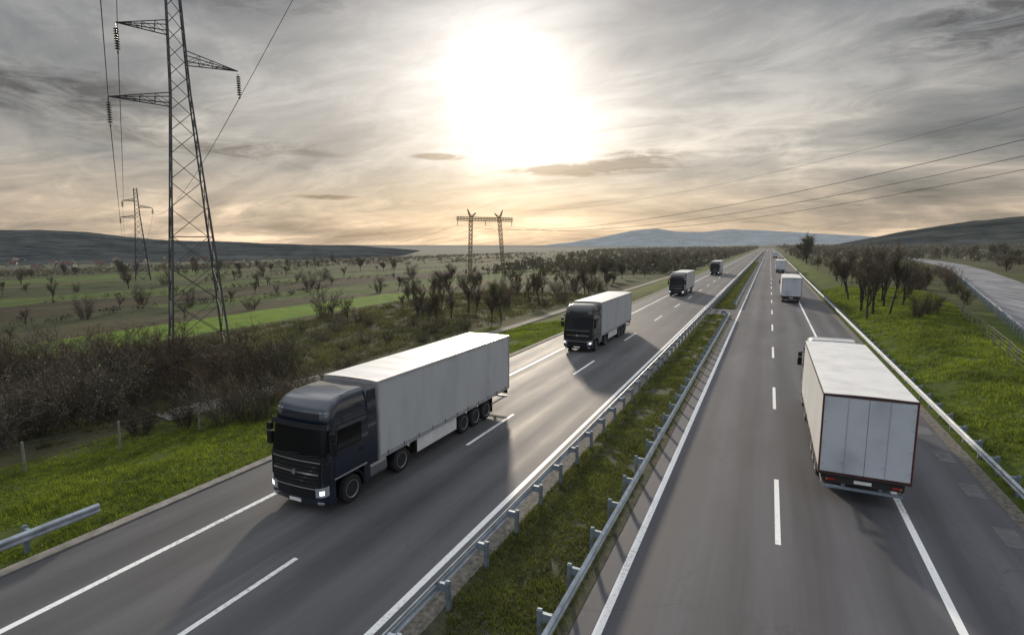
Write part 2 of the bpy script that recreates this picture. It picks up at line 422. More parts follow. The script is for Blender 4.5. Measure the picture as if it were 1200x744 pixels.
# ---------------------------------------------------------------- trucks
def interp(z, pts): return float(np.interp(z, [p_[0] for p_ in pts], [p_[1] for p_ in pts]))
YFP = [(.3, .14), (.38, .05), (.52, .0), (1.0, .0), (1.15, .03), (1.9, .05), (2.0, .07), (2.95, .25), (3.08, .29), (3.2, .29), (3.34, .33), (3.55, .45), (3.72, .64), (3.84, .95), (3.92, 1.5)]
WP = [(.3, 1.19), (.5, 1.25), (2.0, 1.25), (2.9, 1.225), (3.2, 1.205), (3.5, 1.175), (3.7, 1.14), (3.84, 1.08), (3.92, .98)]
ZT = 3.92
def cabpt(z, u, off=0.):
    def raw(z, u):
        a = abs(u); s = 1 if u >= 0 else -1; w = interp(z, WP); yf = interp(z, YFP); r = .22; bow = .07; fw = w-r
        if a <= .4: x = fw*a/.4; y = yf+bow*(a/.4)**2
        elif a <= .65:
            t = (a-.4)/.25*math.pi/2; x = fw+r*math.sin(t); y = yf+bow+r-r*math.cos(t)
        else:
            y1 = yf+bow+r; x = w; y = y1+(2.3-y1)*(a-.65)/.35
        return Vector((x*s, y, z))
    p_ = raw(z, u)
    if off:
        e = .01; du = raw(z, u+e)-raw(z, u-e); dz = raw(z+e, u)-raw(z-e, u)
        n_ = du.cross(dz)
        if n_.length > 0: p_ = p_ + n_.normalized()*off
    return p_
def patch(mb, z0, z1, u0, u1, off, nz=6, nu=10, th=.03, skew=0):
    def P(i, j, o): u = u0+(u1-u0)*j/nu; return cabpt(z0+(z1-z0)*i/nz+skew*abs(u), u, o)
    rows = [[P(i, j, off) for j in range(nu+1)] for i in range(nz+1)]
    mb.grid(rows)
    if th:
        inner = [[P(i, j, off-th) for j in range(nu+1)] for i in range(nz+1)]
        ro = rows[0] + [r[-1] for r in rows[1:]] + rows[-1][-2::-1] + [r[0] for r in rows[-2:0:-1]]
        ri = inner[0] + [r[-1] for r in inner[1:]] + inner[-1][-2::-1] + [r[0] for r in inner[-2:0:-1]]
        n = len(ro)
        for i in range(n):
            j = (i+1) % n; mb.face([ro[j], ro[i], ri[i], ri[j]])
    return mb
M['glass'] = simple('windscreen_glass', (.006, .007, .009), .10, 0, .1, 1, spec=.30)
M['black'] = simple('black_plastic', (.010, .010, .012), .5, 0, .2, 5, spec=.3)
M['rubber'] = simple('tyre_rubber', (.018, .018, .018), .85, 0, .3, 6)
M['rim'] = simple('wheel_rim', (.40, .40, .41), .4, .6, .25, 5)
M['chrome'] = simple('chrome', (.7, .7, .72), .18, 1, .05, 1)
M['lamp'] = simple('lit_headlamp', (.8, .8, .85), .1, 0, .02, 3, emis=(.95, .97, 1), es=1.3)
M['lampoff'] = simple('lamp_lens', (.42, .44, .48), .12, .3, .3, 8)
M['red'] = simple('tail_lamp', (.25, .01, .01), .25, 0, .2, 6)
M['amber'] = simple('amber_lamp', (.5, .14, .02), .25, 0, .2, 6)
M['chassis'] = simple('chassis_steel', (.03, .03, .032), .7, .3, .3, 3)
M['tank'] = simple('tank_aluminium', (.35, .36, .37), .35, .8, .2, 3)
M['plate'] = simple('number_plate', (.7, .7, .68), .4, 0, .05, 3)
M['skirt'] = simple('skirt_panel', (.72, .71, .69), .5, 0, .1, 2)
M['navy'] = simple('navy_paint', (.008, .015, .029), .22, .1, .15, 1, coat=1)
M['dkpaint'] = simple('black_paint', (.008, .009, .012), .25, .1, .15, 1, coat=.7)
M['whitecab'] = simple('white_paint', (.7, .7, .69), .3, 0, .05, 1, coat=.6)
def curtain(name, c, bp=.25, v=.86):
    m, nt, b = newmat(name); o = oco(nt)
    f = noi(nt, mapping(nt, o, (1, 1, .35)), .8, 4, .6); d = noi(nt, mapping(nt, o, (1, 3, .15)), 2.2, 4, .7)
    f = mth(nt, 'ADD', mth(nt, 'MULTIPLY', f, .75), mth(nt, 'MULTIPLY', d, .25))
    lk(nt, ramp(nt, f, [(.32, tuple(x*v for x in c)), (.5, c), (.68, tuple(min(.9, x*1.08) for x in c))]), b.inputs['Base Color'])
    b.inputs['Roughness'].default_value = .45
    bump(nt, b, d, bp, .02); return m
M['curt'] = curtain('curtain_fabric', (.47, .475, .475), .10, .80)
M['curt_w'] = curtain('white_side_panels', (.66, .66, .64), .05)
M['roof'] = curtain('trailer_roof', (.78, .76, .72), .06, .82)
def panels():
    m, nt, b = newmat('door_panels'); o = oco(nt)
    f = noi(nt, o, .7, 3, .5)
    s = nt.nodes.new('ShaderNodeSeparateXYZ'); lk(nt, o, s.inputs[0])
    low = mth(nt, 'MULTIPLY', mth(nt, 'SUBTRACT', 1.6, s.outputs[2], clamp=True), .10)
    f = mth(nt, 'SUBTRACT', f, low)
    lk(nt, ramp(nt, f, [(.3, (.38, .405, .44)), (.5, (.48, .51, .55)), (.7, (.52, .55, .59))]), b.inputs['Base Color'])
    b.inputs['Roughness'].default_value = .38; return m
M['doorw'] = panels()
M['frame'] = simple('alu_frame', (.42, .42, .43), .4, .4, .15, 3)
M['seam'] = simple('door_seam', (.36, .385, .42), .5, 0, .15, 3)
M['maroon'] = simple('dark_red_frame', (.055, .024, .022), .45, 0, .3, 3)
M['redtrim'] = simple('red_edge_marking', (.13, .018, .016), .45, 0, .3, 3)
M['darkframe'] = simple('dark_frame', (.05, .05, .055), .5, .2, .3, 3)

def make_truck(label, cabm, framem, group, L=14.1, W=2.55, H=4.0, cmat=None):
    root = empty('articulated_truck'); tag(root, label, 'truck', group)
    hw = W/2; cmat = cmat or M['curt']
    mb = MB(); patch(mb, 1.12, ZT, -1, 1, 0, 44, 44, 0)
    top = [cabpt(ZT, -1+2*j/44) for j in range(45)]
    cz = Vector((0, 2.0, ZT+.03))
    for j in range(44): mb.face([top[j], top[j+1], cz])
    mb.face([top[0], cz, top[-1]])
    for i in range(26):
        z, z2 = 1.12+(ZT-1.12)*i/26, 1.12+(ZT-1.12)*(i+1)/26
        mb.face([cabpt(z, 1), cabpt(z, -1), cabpt(z2, -1), cabpt(z2, 1)])
    mb.face([cabpt(1.12, -1+2*j/44) for j in reversed(range(45))])
    patch(mb, .3, 1.118, -.70, .70, 0, 14, 34, 0)
    mb.face([cabpt(.3, -.7+1.4*j/34) for j in reversed(range(35))])
    lo = [cabpt(.3+.818*i/10, .7) for i in range(11)]; l2 = [cabpt(.3+.818*i/10, -.7) for i in range(11)]
    for i in range(10): mb.face([lo[i], l2[i], l2[i+1], lo[i+1]])
    mb.build('cab', cabm, root, smooth=True)
    MBp = lambda *a, **k_: patch(MB(), *a, **k_)
    MBp(2.02, 2.90, -.57, .57, .014, 8, 30, .03).build('windscreen', M['glass'], root, smooth=True)
    MBp(3.20, 3.40, -.34, .34, .012, 3, 16, .03).build('roof_panel', M['glass'], root, smooth=True)
    MBp(1.86, 2.0, -.60, .60, .02, 2, 30, .03).build('wiper_panel', M['black'], root, smooth=True)
    MBp(1.835, 1.858, -.42, .42, .028, 1, 24, .03).build('bright_strip', M['frame'], root, smooth=True)
    MBp(3.50, 3.86, -.60, .60, .04, 8, 30, .045).build('roof_spoiler', cabm, root, smooth=True)
    for s in (-1, 1):
        a, b2 = sorted((s*.69, s*.975))
        d = MBp(1.2, 2.98, a, b2, .014, 12, 6, .03).build('door', cabm, root, smooth=True)
        a, b2 = sorted((s*.705, s*.93))
        MBp(2.08, 2.80, a, b2, .024, 6, 6, .02).build('side_window', M['glass'], d, smooth=True)
        a, b2 = sorted((s*.69, s*.975))
        MBp(1.14, 1.19, a, b2, .018, 1, 6, .03).build('sill_trim', M['frame'], d, smooth=True)
        hb = MB(); q = cabpt(1.8, s*.93, .03); hb.box(q.x-.02, q.x+.02, q.y-.1, q.y+.08, 1.77, 1.82); hb.build('door_handle', M['black'], d)
        a, b2 = sorted((s*.48, s*.64))
        MBp(1.16, 1.84, a, b2, .03, 6, 6, .04).build('corner_deflector', M['dkpaint'], root, smooth=True)
        a, b2 = sorted((s*.34, s*.63))
        h_ = MBp(.58, .90, a, b2, .018, 4, 10, .04, skew=.24).build('headlight', M['lampoff'], root, smooth=True)
        a, b2 = sorted((s*.40, s*.52))
        MBp(.65, .80, a, b2, .026, 2, 6, .02, skew=.24).build('lit_bulb', M['lamp'], h_, smooth=True)
        a, b2 = sorted((s*.36, s*.5))
        MBp(.42, .50, a, b2, .02, 2, 6, .04).build('fog_lamp', M['lampoff'], root, smooth=True)
        mm = MB(); mm.box(s*1.42-.11, s*1.42+.11, .26, .42, 2.10, 2.56); mm.box(s*1.42-.1, s*1.42+.1, .26, .41, 2.60, 2.86)
        o = mm.build('mirror', M['black'], root, bevel=.03)
        ar = MB(); ar.bar((s*1.2, .5, 2.9), (s*1.42, .36, 2.84), .025, n=6); ar.bar((s*1.24, .5, 2.1), (s*1.42, .36, 2.14), .025, n=6); ar.build('mirror_arm', M['black'], o)
        fb = MB(); rows = []
        for i in range(17):
            t = math.pi*(-.04+1.08*i/16); rows.append([(s*xx, 1.38-rr*math.cos(t), .52+rr*math.sin(t)) for xx, rr in ((.85, .57), (1.255, .57), (1.262, .66), (.85, .66))])
        fb.grid(rows); fb.build('wheel_arch', M['black'], root, smooth=True)
        st = MB(); a, b2 = sorted((s*.85, s*1.235)); st.box(a, b2, 2.02, 2.3, .36, 1.11); st.build('step_panel', cabm, root, bevel=.03)
        fr = MB(); a, b2 = sorted((s*1.2, s*1.235)); fr.box(a, b2, 2.3, 2.78, 1.0, 3.80); fr.build('side_fairing', cabm, root, bevel=.01)
        tk = MB(); a, b2 = sorted((s*.72, s*1.2)); tk.box(a, b2, 2.42, 3.45, .42, .98); tk.build('fuel_tank', M['tank'] if s > 0 else M['chassis'], root, bevel=.12)
        for uu in (.36, .45):
            mk_ = MB(); q = cabpt(3.44, s*uu, .01); mk_.box(q.x-.06, q.x+.06, q.y-.03, q.y+.03, 3.42, 3.46); mk_.build('roof_lamp', M['lampoff'], root)
    gr = MBp(.96, 1.82, -.42, .42, .018, 6, 16, .03).build('grille', M['black'], root, smooth=True)
    sl = MB()
    for i in range(6): patch(sl, 1.02+.13*i, 1.07+.13*i, -.39, .39, .040, 1, 16, .03)
    sl.build('grille_slats', M['dkpaint'], gr)
    patch(MB(), 1.42, 1.475, -.39, .39, .056, 1, 16, .03).build('chrome_strip', M['chrome'], gr)
    patch(MB(), .93, .95, -.42, .42, .03, 1, 16, .03).build('grille_lip', M['frame'], gr)
    eb = MB(); eb.bar((0, -.0, 1.45), (0, -.05, 1.45), .09, n=20); eb.build('badge', M['chrome'], gr)
    MBp(.58, .90, -.31, .31, .012, 3, 14, .03).build('lower_grille', M['black'], root, smooth=True)
    pl = MB(); pl.box(-.26, .26, -.03, -.012, .42, .53); pl.build('number_plate', M['plate'], root)
    vz = MB(); patch(vz, 2.93, 3.12, -.52, .52, .16, 2, 24, .02); vz.build('sun_visor', M['black'], root, smooth=True)
    vb = MB()
    for u in (-.48, -.17, .17, .48): q = cabpt(3.05, u, 0); q2 = cabpt(3.05, u, .14); vb.bar(q, q2, .015)
    vb.build('visor_bracket', M['black'], root)
    for s in (-.5, .15): MB().bar(cabpt(2.0, s*.5, .04), cabpt(2.08, s*.5+.33, .035), .012).build('wiper', M['black'], root)
    cb = MB()
    for s in (-1, 1): cb.box(s*.42-.05, s*.42+.05, .7, 5.3, .72, .98)
    cb.box(-.9, .9, 2.4, 2.46, .75, .95); cb.box(-.5, .5, 3.7, 4.6, .98, 1.06); cb.build('tractor_chassis', M['chassis'], root)
    tyre = MB()
    tyre.lathe_x((0, 0, 0), [(-.15, .31), (-.16, .40), (-.145, .47), (-.11, .495), (.11, .495), (.145, .47), (.16, .40), (.15, .31)], 28)
    rim = MB(); rim.lathe_x((0, 0, 0), [(-.14, .30), (-.165, .315), (.165, .315), (.155, .29), (.08, .26), (.075, .16), (.12, .13), (.13, .06)], 24)
    for i in range(10):
        t = i*.628; rim.bar((.085, .2*math.cos(t), .2*math.sin(t)), (.11, .2*math.cos(t), .2*math.sin(t)), .018, n=6)
    w0 = tyre.build('wheel', M['rubber'], root, smooth=True); r0 = rim.build('rim', M['rim'], w0, smooth=True)
    first = True
    bog = [L-4.9, L-3.75, L-2.6]
    for yy, dual in [(1.38, 0), (4.25, 1)] + [(q, 0) for q in bog]:
        for s in (-1, 1):
            for kx in ((0, .33) if dual else (0,)):
                if first: w = w0; first = False
                else:
                    w = w0.copy(); col.objects.link(w); w.parent = root
                    q = r0.copy(); col.objects.link(q); q.parent = w
                w.location = (s*(1.08-kx), yy, .5); w.rotation_euler = (random.uniform(0, 6), 0, 0 if s > 0 else math.pi)
    ax = MB()
    for yy in [1.38, 4.25]+bog: ax.bar((-1, yy, .5), (1, yy, .5), .07, n=8)
    ax.build('axle', M['chassis'], root)
    for s in (-1, 1):
        mg = MB(); rows = []
        for i in range(13):
            t = math.pi*(.08+.84*i/12); rows.append([(s*xx, 4.25-.6*math.cos(t), .5+.58*math.sin(t)) for xx in (.6, 1.25)])
        mg.grid(rows); mg.build('mudguard', M['black'], root, smooth=True)
    y0, y1, zb = 2.85, L, 1.12
    tb = MB(); tb.box(-hw+.02, hw-.02, y0+.02, y1-.03, zb+.02, H-.04); tb.build('trailer_body', M['frame'], root)
    fm = MB()
    for s in (-1, 1):
        a, b2 = sorted((s*(hw-.06), s*(hw+.012)))
        fm.box(a, b2, y0, y1, zb-.1, zb+.06); fm.box(a, b2, y0+.07, y1-.08, H-.09, H-.005)
        fm.box(a, b2, y0, y0+.07, zb+.06, H-.005); fm.box(a, b2, y1-.08, y1, zb+.06, H-.005)
    fm.box(-hw+.06, hw-.06, y0, y0+.06, H-.14, H-.005); fm.box(-hw+.06, hw-.06, y0, y0+.06, zb-.1, zb+.1)
    fm.build('trailer_frame', framem, root)
    st0 = None
    for s in (-1, 1):
        cm_ = MB(); rows = []; n = 150
        for zi in range(7):
            z = zb+.06+(H-.09-zb-.06)*zi/6; row = []
            for j in range(n+1):
                yy = y0+.07+(y1-y0-.15)*j/n
                amp = .003*(1-.6*zi/6)
                row.append((s*(hw-.004+amp*math.sin(yy*9.2)*math.sin(yy*1.3+zi*.4)+.006*math.sin(yy*2.3+zi)), yy, z))
            rows.append(row)
        cm_.grid(rows); cu = cm_.build('curtain', cmat, root, smooth=True)
        for j in range(11):
            yy = y0+.5+j*(y1-y0-1.0)/10
            if st0 is None:
                bk = MB(); bk.box(-.006, .006, -.015, .015, zb-.06, zb+.12); q = st0 = bk.build('curtain_strap', M['darkframe'], cu)
            else: q = st0.copy(); col.objects.link(q); q.parent = cu
            q.location = (s*(hw+.02), yy, 0)
    rf = MB(); rows = []
    n = int((y1-y0)*5)
    for j in range(n+1):
        yy = y0+(y1-y0)*j/n; rib = .010 if j % 5 == 0 else -.010+.012*noise.noise(Vector((yy, 0, 0)))
        rows.append([(xx, yy, H+.03*(1-(xx/hw)**2)+(rib if abs(xx) < hw-.1 else 0)) for xx in np.linspace(-hw+.005, hw-.005, 9)])
    rf.grid(rows); rf.build('roof', M['roof'], root, smooth=True)
    rfm = MB()
    rfm.box(-hw-.012, -hw+.035, y1-.001, y1+.05, zb-.10, H); rfm.box(hw-.035, hw+.012, y1-.001, y1+.05, zb-.10, H)
    rfm.box(-hw+.035, hw-.035, y1-.001, y1+.05, H-.08, H); rfm.box(-hw+.035, hw-.035, y1-.001, y1+.05, zb-.10, zb+.0)
    rfm.build('rear_frame', framem, root)
    hg0 = lb0 = None
    for s in (-1, 1):
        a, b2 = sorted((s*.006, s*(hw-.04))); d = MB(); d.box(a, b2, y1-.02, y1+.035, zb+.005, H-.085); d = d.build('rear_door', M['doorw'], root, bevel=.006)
        for xx in (.60,):
            if lb0 is None:
                lb = MB(); lb.bar((0, y1+.047, zb+.02), (0, y1+.047, H-.12), .008, n=8)
                lb.box(-.01, .12, y1+.047, y1+.057, zb+.40, zb+.42); q = lb0 = lb.build('lock_bar', M['seam'], d)
            else: q = lb0.copy(); col.objects.link(q); q.parent = d
            q.location = (s*xx, 0, 0)
        for zz in (zb+.3, zb+1.05, zb+1.8, zb+2.5):
            if hg0 is None: hg = MB(); hg.box(-.05, .05, y1+.037, y1+.050, -.015, .015); q = hg0 = hg.build('hinge', M['seam'], d)
            else: q = hg0.copy(); col.objects.link(q); q.parent = d
            q.location = (s*(hw-.10), 0, zz)
        tl = MB(); tl.box(*sorted((s*.84, s*1.12)), y1-.02, y1+.04, .82, .89); tl = tl.build('tail_light', M['red'], root, bevel=.01)
        am = MB(); am.box(*sorted((s*1.05, s*1.11)), y1+.04, y1+.046, .83, .88); am.build('indicator', M['amber'], tl)
        mf = MB(); mf.box(*sorted((s*.78, s*1.2)), L-1.90, L-1.88, .18, .95); mf.build('mud_flap', M['black'], root)
        rs = MB(); rs.box(*sorted((s*(hw+.010), s*(hw-.012))), y1+.05, y1+.054, zb-.08, H-.03); rs.build('edge_marking', M['redtrim'] if framem is M['maroon'] else M['frame'], root)
        sk = MB(); sk.box(*sorted((s*1.2, s*1.225)), 5.35, bog[0]-.7, .42, .98); sk.build('side_skirt', M['skirt'], root, bevel=.008)
        lg = MB(); lg.box(*sorted((s*.8, s*.95)), 5.45, 5.6, .35, 1.1); lg.box(*sorted((s*.74, s*1.0)), 5.38, 5.67, .3, .35); lg.build('landing_leg', M['chassis'], root)
        sg = MB(); sg.box(*sorted((s*1.2, s*1.225)), bog[2]+.62, L-.15, .6, .68); sg.build('side_guard', M['frame'], root)
    ub = MB(); ub.box(-1.18, 1.18, y1-.12, y1-.02, .52, .61); ub.box(-.6, -.5, y1-.3, y1-.12, .55, 1.0); ub.box(.5, .6, y1-.3, y1-.12, .55, 1.0)
    ub.build('underrun_bar', M['zinc_dark'], root, bevel=.01)
    lp = MB(); lp.box(-1.2, 1.2, y1-.06, y1-.02, .74, 1.0); lp.build('light_panel', M['chassis'], root)
    pl = MB(); pl.box(-.26, .26, y1-.018, y1-.004, .80, .91); pl.build('rear_number_plate', M['plate'], root)
    tc = MB()
    for s in (-1, 1): tc.box(s*.5-.05, s*.5+.05, 3.4, L-.1, .94, zb)
    for yy in np.arange(3.2, L-.3, 1.2): tc.box(-1.2, 1.2, yy, yy+.08, zb-.10, zb+.01)
    tc.build('trailer_chassis', M['chassis'], root)
    return root
LG, RG = 'trucks driving towards the viewer on the left carriageway', 'trucks driving away on the right carriageway'
t1 = make_truck('dark navy truck with long pale grey trailer, largest and nearest on the left carriageway', M['navy'], M['frame'], LG)
t2 = make_truck('black truck with pale trailer, second from the viewer on the left carriageway', M['dkpaint'], M['frame'], LG)
t3 = copy_tree(t2); t3['label'] = 'black truck with pale trailer, third from the viewer on the left carriageway'
t4 = copy_tree(t2); t4['label'] = 'tiny distant dark truck, farthest on the left carriageway'
t5 = make_truck('white box truck seen from behind with dark red rear edges, nearest on the right carriageway', M['whitecab'], M['maroon'], RG, W=2.72, H=3.9, cmat=M['curt_w'])
t6 = copy_tree(t5); t6['label'] = 'white truck seen from behind, second ahead on the right carriageway'
t7 = copy_tree(t5); t7['label'] = 'small distant white truck seen from behind, third ahead on the right carriageway'
t8 = copy_tree(t5); t8['label'] = 'speck sized white truck farthest ahead on the right carriageway'
t1.location = (-14.05, 12.75, 0); t2.location = (-14.15, 43.0, 0); t3.location = (-14.2, 97, 0); t4.location = (-14.1, 168, 0)
for t, y in ((t5, 21.25), (t6, 93), (t7, 190), (t8, 390)):
    L = 14.1; t.rotation_euler = (0, 0, math.pi); t.location = (3.34, y+L, 0)

# ---------------------------------------------------------------- pylons
def make_pylon(label, loc, rz, k=1.0):
    root = empty('electricity_pylon', loc, rz); tag(root, label, 'pylon', 'lattice pylons of the left power line')
    hw = lambda z: 2.2+(.66-2.2)*min(z, 23)/23 if z < 23 else .66-.22*(z-23)/8.5
    lv = [-.5, 2.8, 5.9, 8.7, 11.3, 13.7, 15.9, 17.9, 19.7, 21.3, 22.7, 24.0, 25.3, 26.6, 27.9, 29.2, 30.4, 31.5]
    mb = MB()
    cs = ((-1, -1), (1, -1), (1, 1), (-1, 1))
    for a, b2 in zip(lv[:-1], lv[1:]):
        for i, (sx, sy) in enumerate(cs):
            tx, ty = cs[(i+1) % 4]; ha, hb = hw(a), hw(b2)
            r = (.085 if a < 12 else .065)*k
            mb.bar((sx*ha, sy*ha, a), (sx*hb, sy*hb, b2), r)
            mb.bar((sx*ha, sy*ha, a), (tx*hb, ty*hb, b2), .028*k)
            if a < 9 or i % 2: mb.bar((tx*ha, ty*ha, a), (sx*hb, sy*hb, b2), .028*k)
            if a < 9: mb.bar((sx*hb, sy*hb, b2), (tx*hb, ty*hb, b2), .025*k)
    mb.build('lattice_mast', M['pylon'], root)
    for sx, sy in cs: MB().box(sx*2.25-.4, sx*2.25+.4, sy*2.25-.4, sy*2.25+.4, -1.2, .15).build('footing', M['kerb'], root)
    tips = []
    for s, z, ln in ((-1, 21.8, 4.8), (1, 25.2, 4.4), (-1, 27.3, 3.9)):
        am = MB(); h_ = hw(z); tip = (s*ln, 0, z+.05)
        for sy in (-1, 1):
            A = Vector((s*h_, sy*h_, z)); B = Vector((s*h_, sy*h_, z+.8)); T = Vector(tip)
            am.bar(A, T, .045*k); am.bar(B, T, .04*k); pa, pb = A, B
            for q_ in range(1, 4):
                qa = A.lerp(T, q_/4); qb = B.lerp(T, q_/4); am.bar(qa, qb, .022*k); am.bar(pa, qb, .022*k); pa, pb = qa, qb
        for q_ in range(0, 4):
            l = lambda q: Vector((s*h_, q*h_, z)).lerp(Vector(tip), q_/4)
            am.bar(l(-1), l(1), .022*k)
        am.build('crossarm', M['pylon'], root)
        ins = MB(); ins.bar((s*ln, 0, z), (s*ln, 0, z-2.1), .03*k, n=6)
        for q_ in range(9): zz = z-.35-q_*.18; ins.bar((s*ln, 0, zz), (s*ln, 0, zz-.08), .10*k, .19*k, 12)
        ins.box(s*ln-.05, s*ln+.05, -.25, .25, z-2.15, z-2.07)
        ins.build('insulator', M['insul'], root)
        tips.append((s*ln, 0, z-2.12))
    out = []
    for t in tips:
        out.append(Vector((loc[0]+t[0]*math.cos(rz), loc[1]+t[0]*math.sin(rz), loc[2]+t[2])))
    return root, out
rz = R(60.6)
_, A1 = make_pylon('tall dark lattice pylon rising out of the top of the picture behind the thicket', (-44, 30.5, -1.7), rz)
_, A2 = make_pylon('smaller distant lattice pylon left of the tall one', (-194, 116.0, -4.0), rz, 2.0)
def wire(a, b2, sag, label, group, r=.03, n=40):
    mb = MB(); a = Vector(a); b2 = Vector(b2); prev = None
    for i in range(n+1):
        t = i/n; q = a.lerp(b2, t); q.z -= 4*sag*t*(1-t)
        if prev is not None: mb.bar(prev, q, r, n=4, caps=False)
        prev = q
    o = mb.build('power_cable', M['wire']); tag(o, label, 'cable', group); return o
nm = ['lower left', 'right', 'upper left']
for i in range(3):
    wire(A1[i], A2[i], 3.2, 'thin cable from the %s arm of the tall pylon back to the smaller pylon' % nm[i], 'cables of the left power line')
    d = Vector((.87, -.49, 0)); e = A1[i] + d*110 + Vector((0, 0, 14)); wire(A1[i], e, 1.0, 'cable from the %s arm of the tall pylon running overhead towards the viewer' % nm[i], 'cables of the left power line', .022)
    e = A2[i] + Vector((-153, 87, -12)); wire(A2[i], e, 3.2, 'thin cable leaving the %s arm of the smaller pylon into the distance' % nm[i], 'cables of the left power line', .03)

PX, PY = -93, 176
pr = empty('portal_pylon', (PX, PY, -3.2), R(37.9+14)); tag(pr, 'two legged lattice portal pylon below the sun, carrying cables across the motorway', 'pylon')
def truss(mb, a, b2, wa, wb, n, r, d):
    a = Vector(a); b2 = Vector(b2); ax_ = (b2-a).normalized(); u = ax_.orthogonal().normalized() if abs(ax_.z) < .9 else Vector((1, 0, 0)); u = (u-ax_*u.dot(ax_)).normalized(); w = ax_.cross(u)
    cs = ((-1, -1), (1, -1), (1, 1), (-1, 1))
    for k in range(n):
        p0, p1 = a.lerp(b2, k/n), a.lerp(b2, (k+1)/n); w0 = wa+(wb-wa)*k/n; w1 = wa+(wb-wa)*(k+1)/n
        for i in range(4):
            c0, c1 = cs[i], cs[(i+1) % 4]
            P = lambda p_, c_, ww: p_+u*c_[0]*ww+w*c_[1]*ww
            mb.bar(P(p0, c0, w0), P(p1, c0, w1), r); mb.bar(P(p0, c0, w0), P(p1, c1, w1), d)
for s in (-1, 1):
    mb = MB(); truss(mb, (s*(7.4 if s > 0 else 6.2), 0, -.5), (s*5.6, 0, 21), .45, .5, 14, .12, .07); mb.build('lattice_leg', M['pylon_lit'], pr)
    pk = MB(); truss(pk, (s*5.6, 0, 21.4), (s*6.9, 0, 24.4), .35, .05, 4, .09, .06); truss(pk, (s*5.6, 0, 21.4), (s*3.6, 0, 23.2), .3, .06, 3, .08, .05); pk.build('earth_wire_peak', M['pylon_lit'], pr)
mb = MB(); truss(mb, (-11, 0, 21), (11, 0, 21), .45, .45, 20, .12, .07); mb.build('crossbeam', M['pylon_lit'], pr)
th = R(37.9+14)
for k, lx in enumerate((-10.6, 0, 10.6)):
    ins = MB(); ins.bar((lx, 0, 20.6), (lx, 0, 18.8), .10, n=8); ins.build('insulator', M['insul'], pr)
    a = Vector((PX+lx*math.cos(th), PY+lx*math.sin(th), 15.5))
    b2 = Vector((75+lx*.35, 45+lx*.4, 31+(1-k)*.6))
    wire(a, b2, 9.0, 'thin cable %s crossing high over the motorway to the right' % ('nearest the viewer', 'middle of three', 'farthest of three')[k], 'cables of the crossing power line', .034, 60)
    wire(a, a+Vector((-260, 205, -3)), 7, 'thin cable %s running from the portal pylon into the distance' % ('nearest', 'in the middle', 'farthest')[k], 'cables of the crossing power line', .035)
a = Vector((PX+6.9*math.cos(th), PY+6.9*math.sin(th), 21.2)); b2 = Vector((78, 47, 37))
wire(a, b2, 8.0, 'thin earth cable above the crossing power line', 'cables of the crossing power line', .02, 60)

# ---------------------------------------------------------------- vegetation
def ribtri(a, b2, w):
    d = b2-a; s = d.cross(Vector((random.uniform(-1, 1), random.uniform(-1, 1), random.uniform(-1, 1))))
    if s.length < 1e-6: s = Vector((1, 0, 0))
    s = s.normalized()*w; return [tuple(a-s), tuple(a+s), tuple(b2)]
def rdir(d, ang):
    o = d.orthogonal().normalized(); q = d.cross(o); t = random.uniform(0, 2*math.pi)
    return (d*math.cos(ang)+(o*math.cos(t)+q*math.sin(t))*math.sin(ang)).normalized()
def gen_tree(seed, h, spread=.9, nl=(7, 6, 6, 6), tw=.018, leaves=0, leafsize=.08, trunk_h=.3, up=.35):
    random.seed(seed); mb = MB(); tris = []; ltris = []
    def grow(p_, d, ln, r, dep):
        if dep >= 3:
            e = p_+d*ln; tris.append(ribtri(p_, e, tw*(1.3 if dep == 3 else 1)))
            if dep == 3:
                for _ in range(nl[3]):
                    t = random.uniform(.2, 1); q = p_.lerp(e, t); grow(q, (rdir(d, random.uniform(.3, .9))+Vector((0, 0, .15))).normalized(), ln*random.uniform(.4, .8), 0, 4)
            for _ in range(leaves):
                c_ = p_.lerp(e, random.random()) + Vector([random.uniform(-.1, .1) for _ in range(3)]); s = leafsize*random.uniform(.6, 1.4)
                ltris.append([tuple(c_+Vector([random.uniform(-s, s) for _ in range(3)])) for _ in range(3)])
            return
        segs = 3; q = p_; dd = d
        pts = [p_]
        for s in range(segs):
            dd = (rdir(dd, random.uniform(.05, .22))+Vector((0, 0, .06))).normalized(); q2 = q+dd*ln/segs
            r0 = r*(1-s/segs*.6); r1 = r*(1-(s+1)/segs*.6)
            mb.bar(q, q2, r0, r1, 5 if dep == 0 else 3, caps=False); q = q2; pts.append(q)
        for k in range(nl[dep]):
            t = random.uniform(trunk_h if dep == 0 else .25, 1.0); i = min(int(t*segs), segs-1); o = pts[i].lerp(pts[i+1], t*segs-i)
            nd = (rdir(dd, random.uniform(.45, spread))+Vector((0, 0, up))).normalized()
            grow(o, nd, ln*random.uniform(.45, .75), r*random.uniform(.35, .5), dep+1)
    grow(Vector((0, 0, -.1)), Vector((0, 0, 1)), h*.55, h*.022, 0)
    return mb, tris, ltris
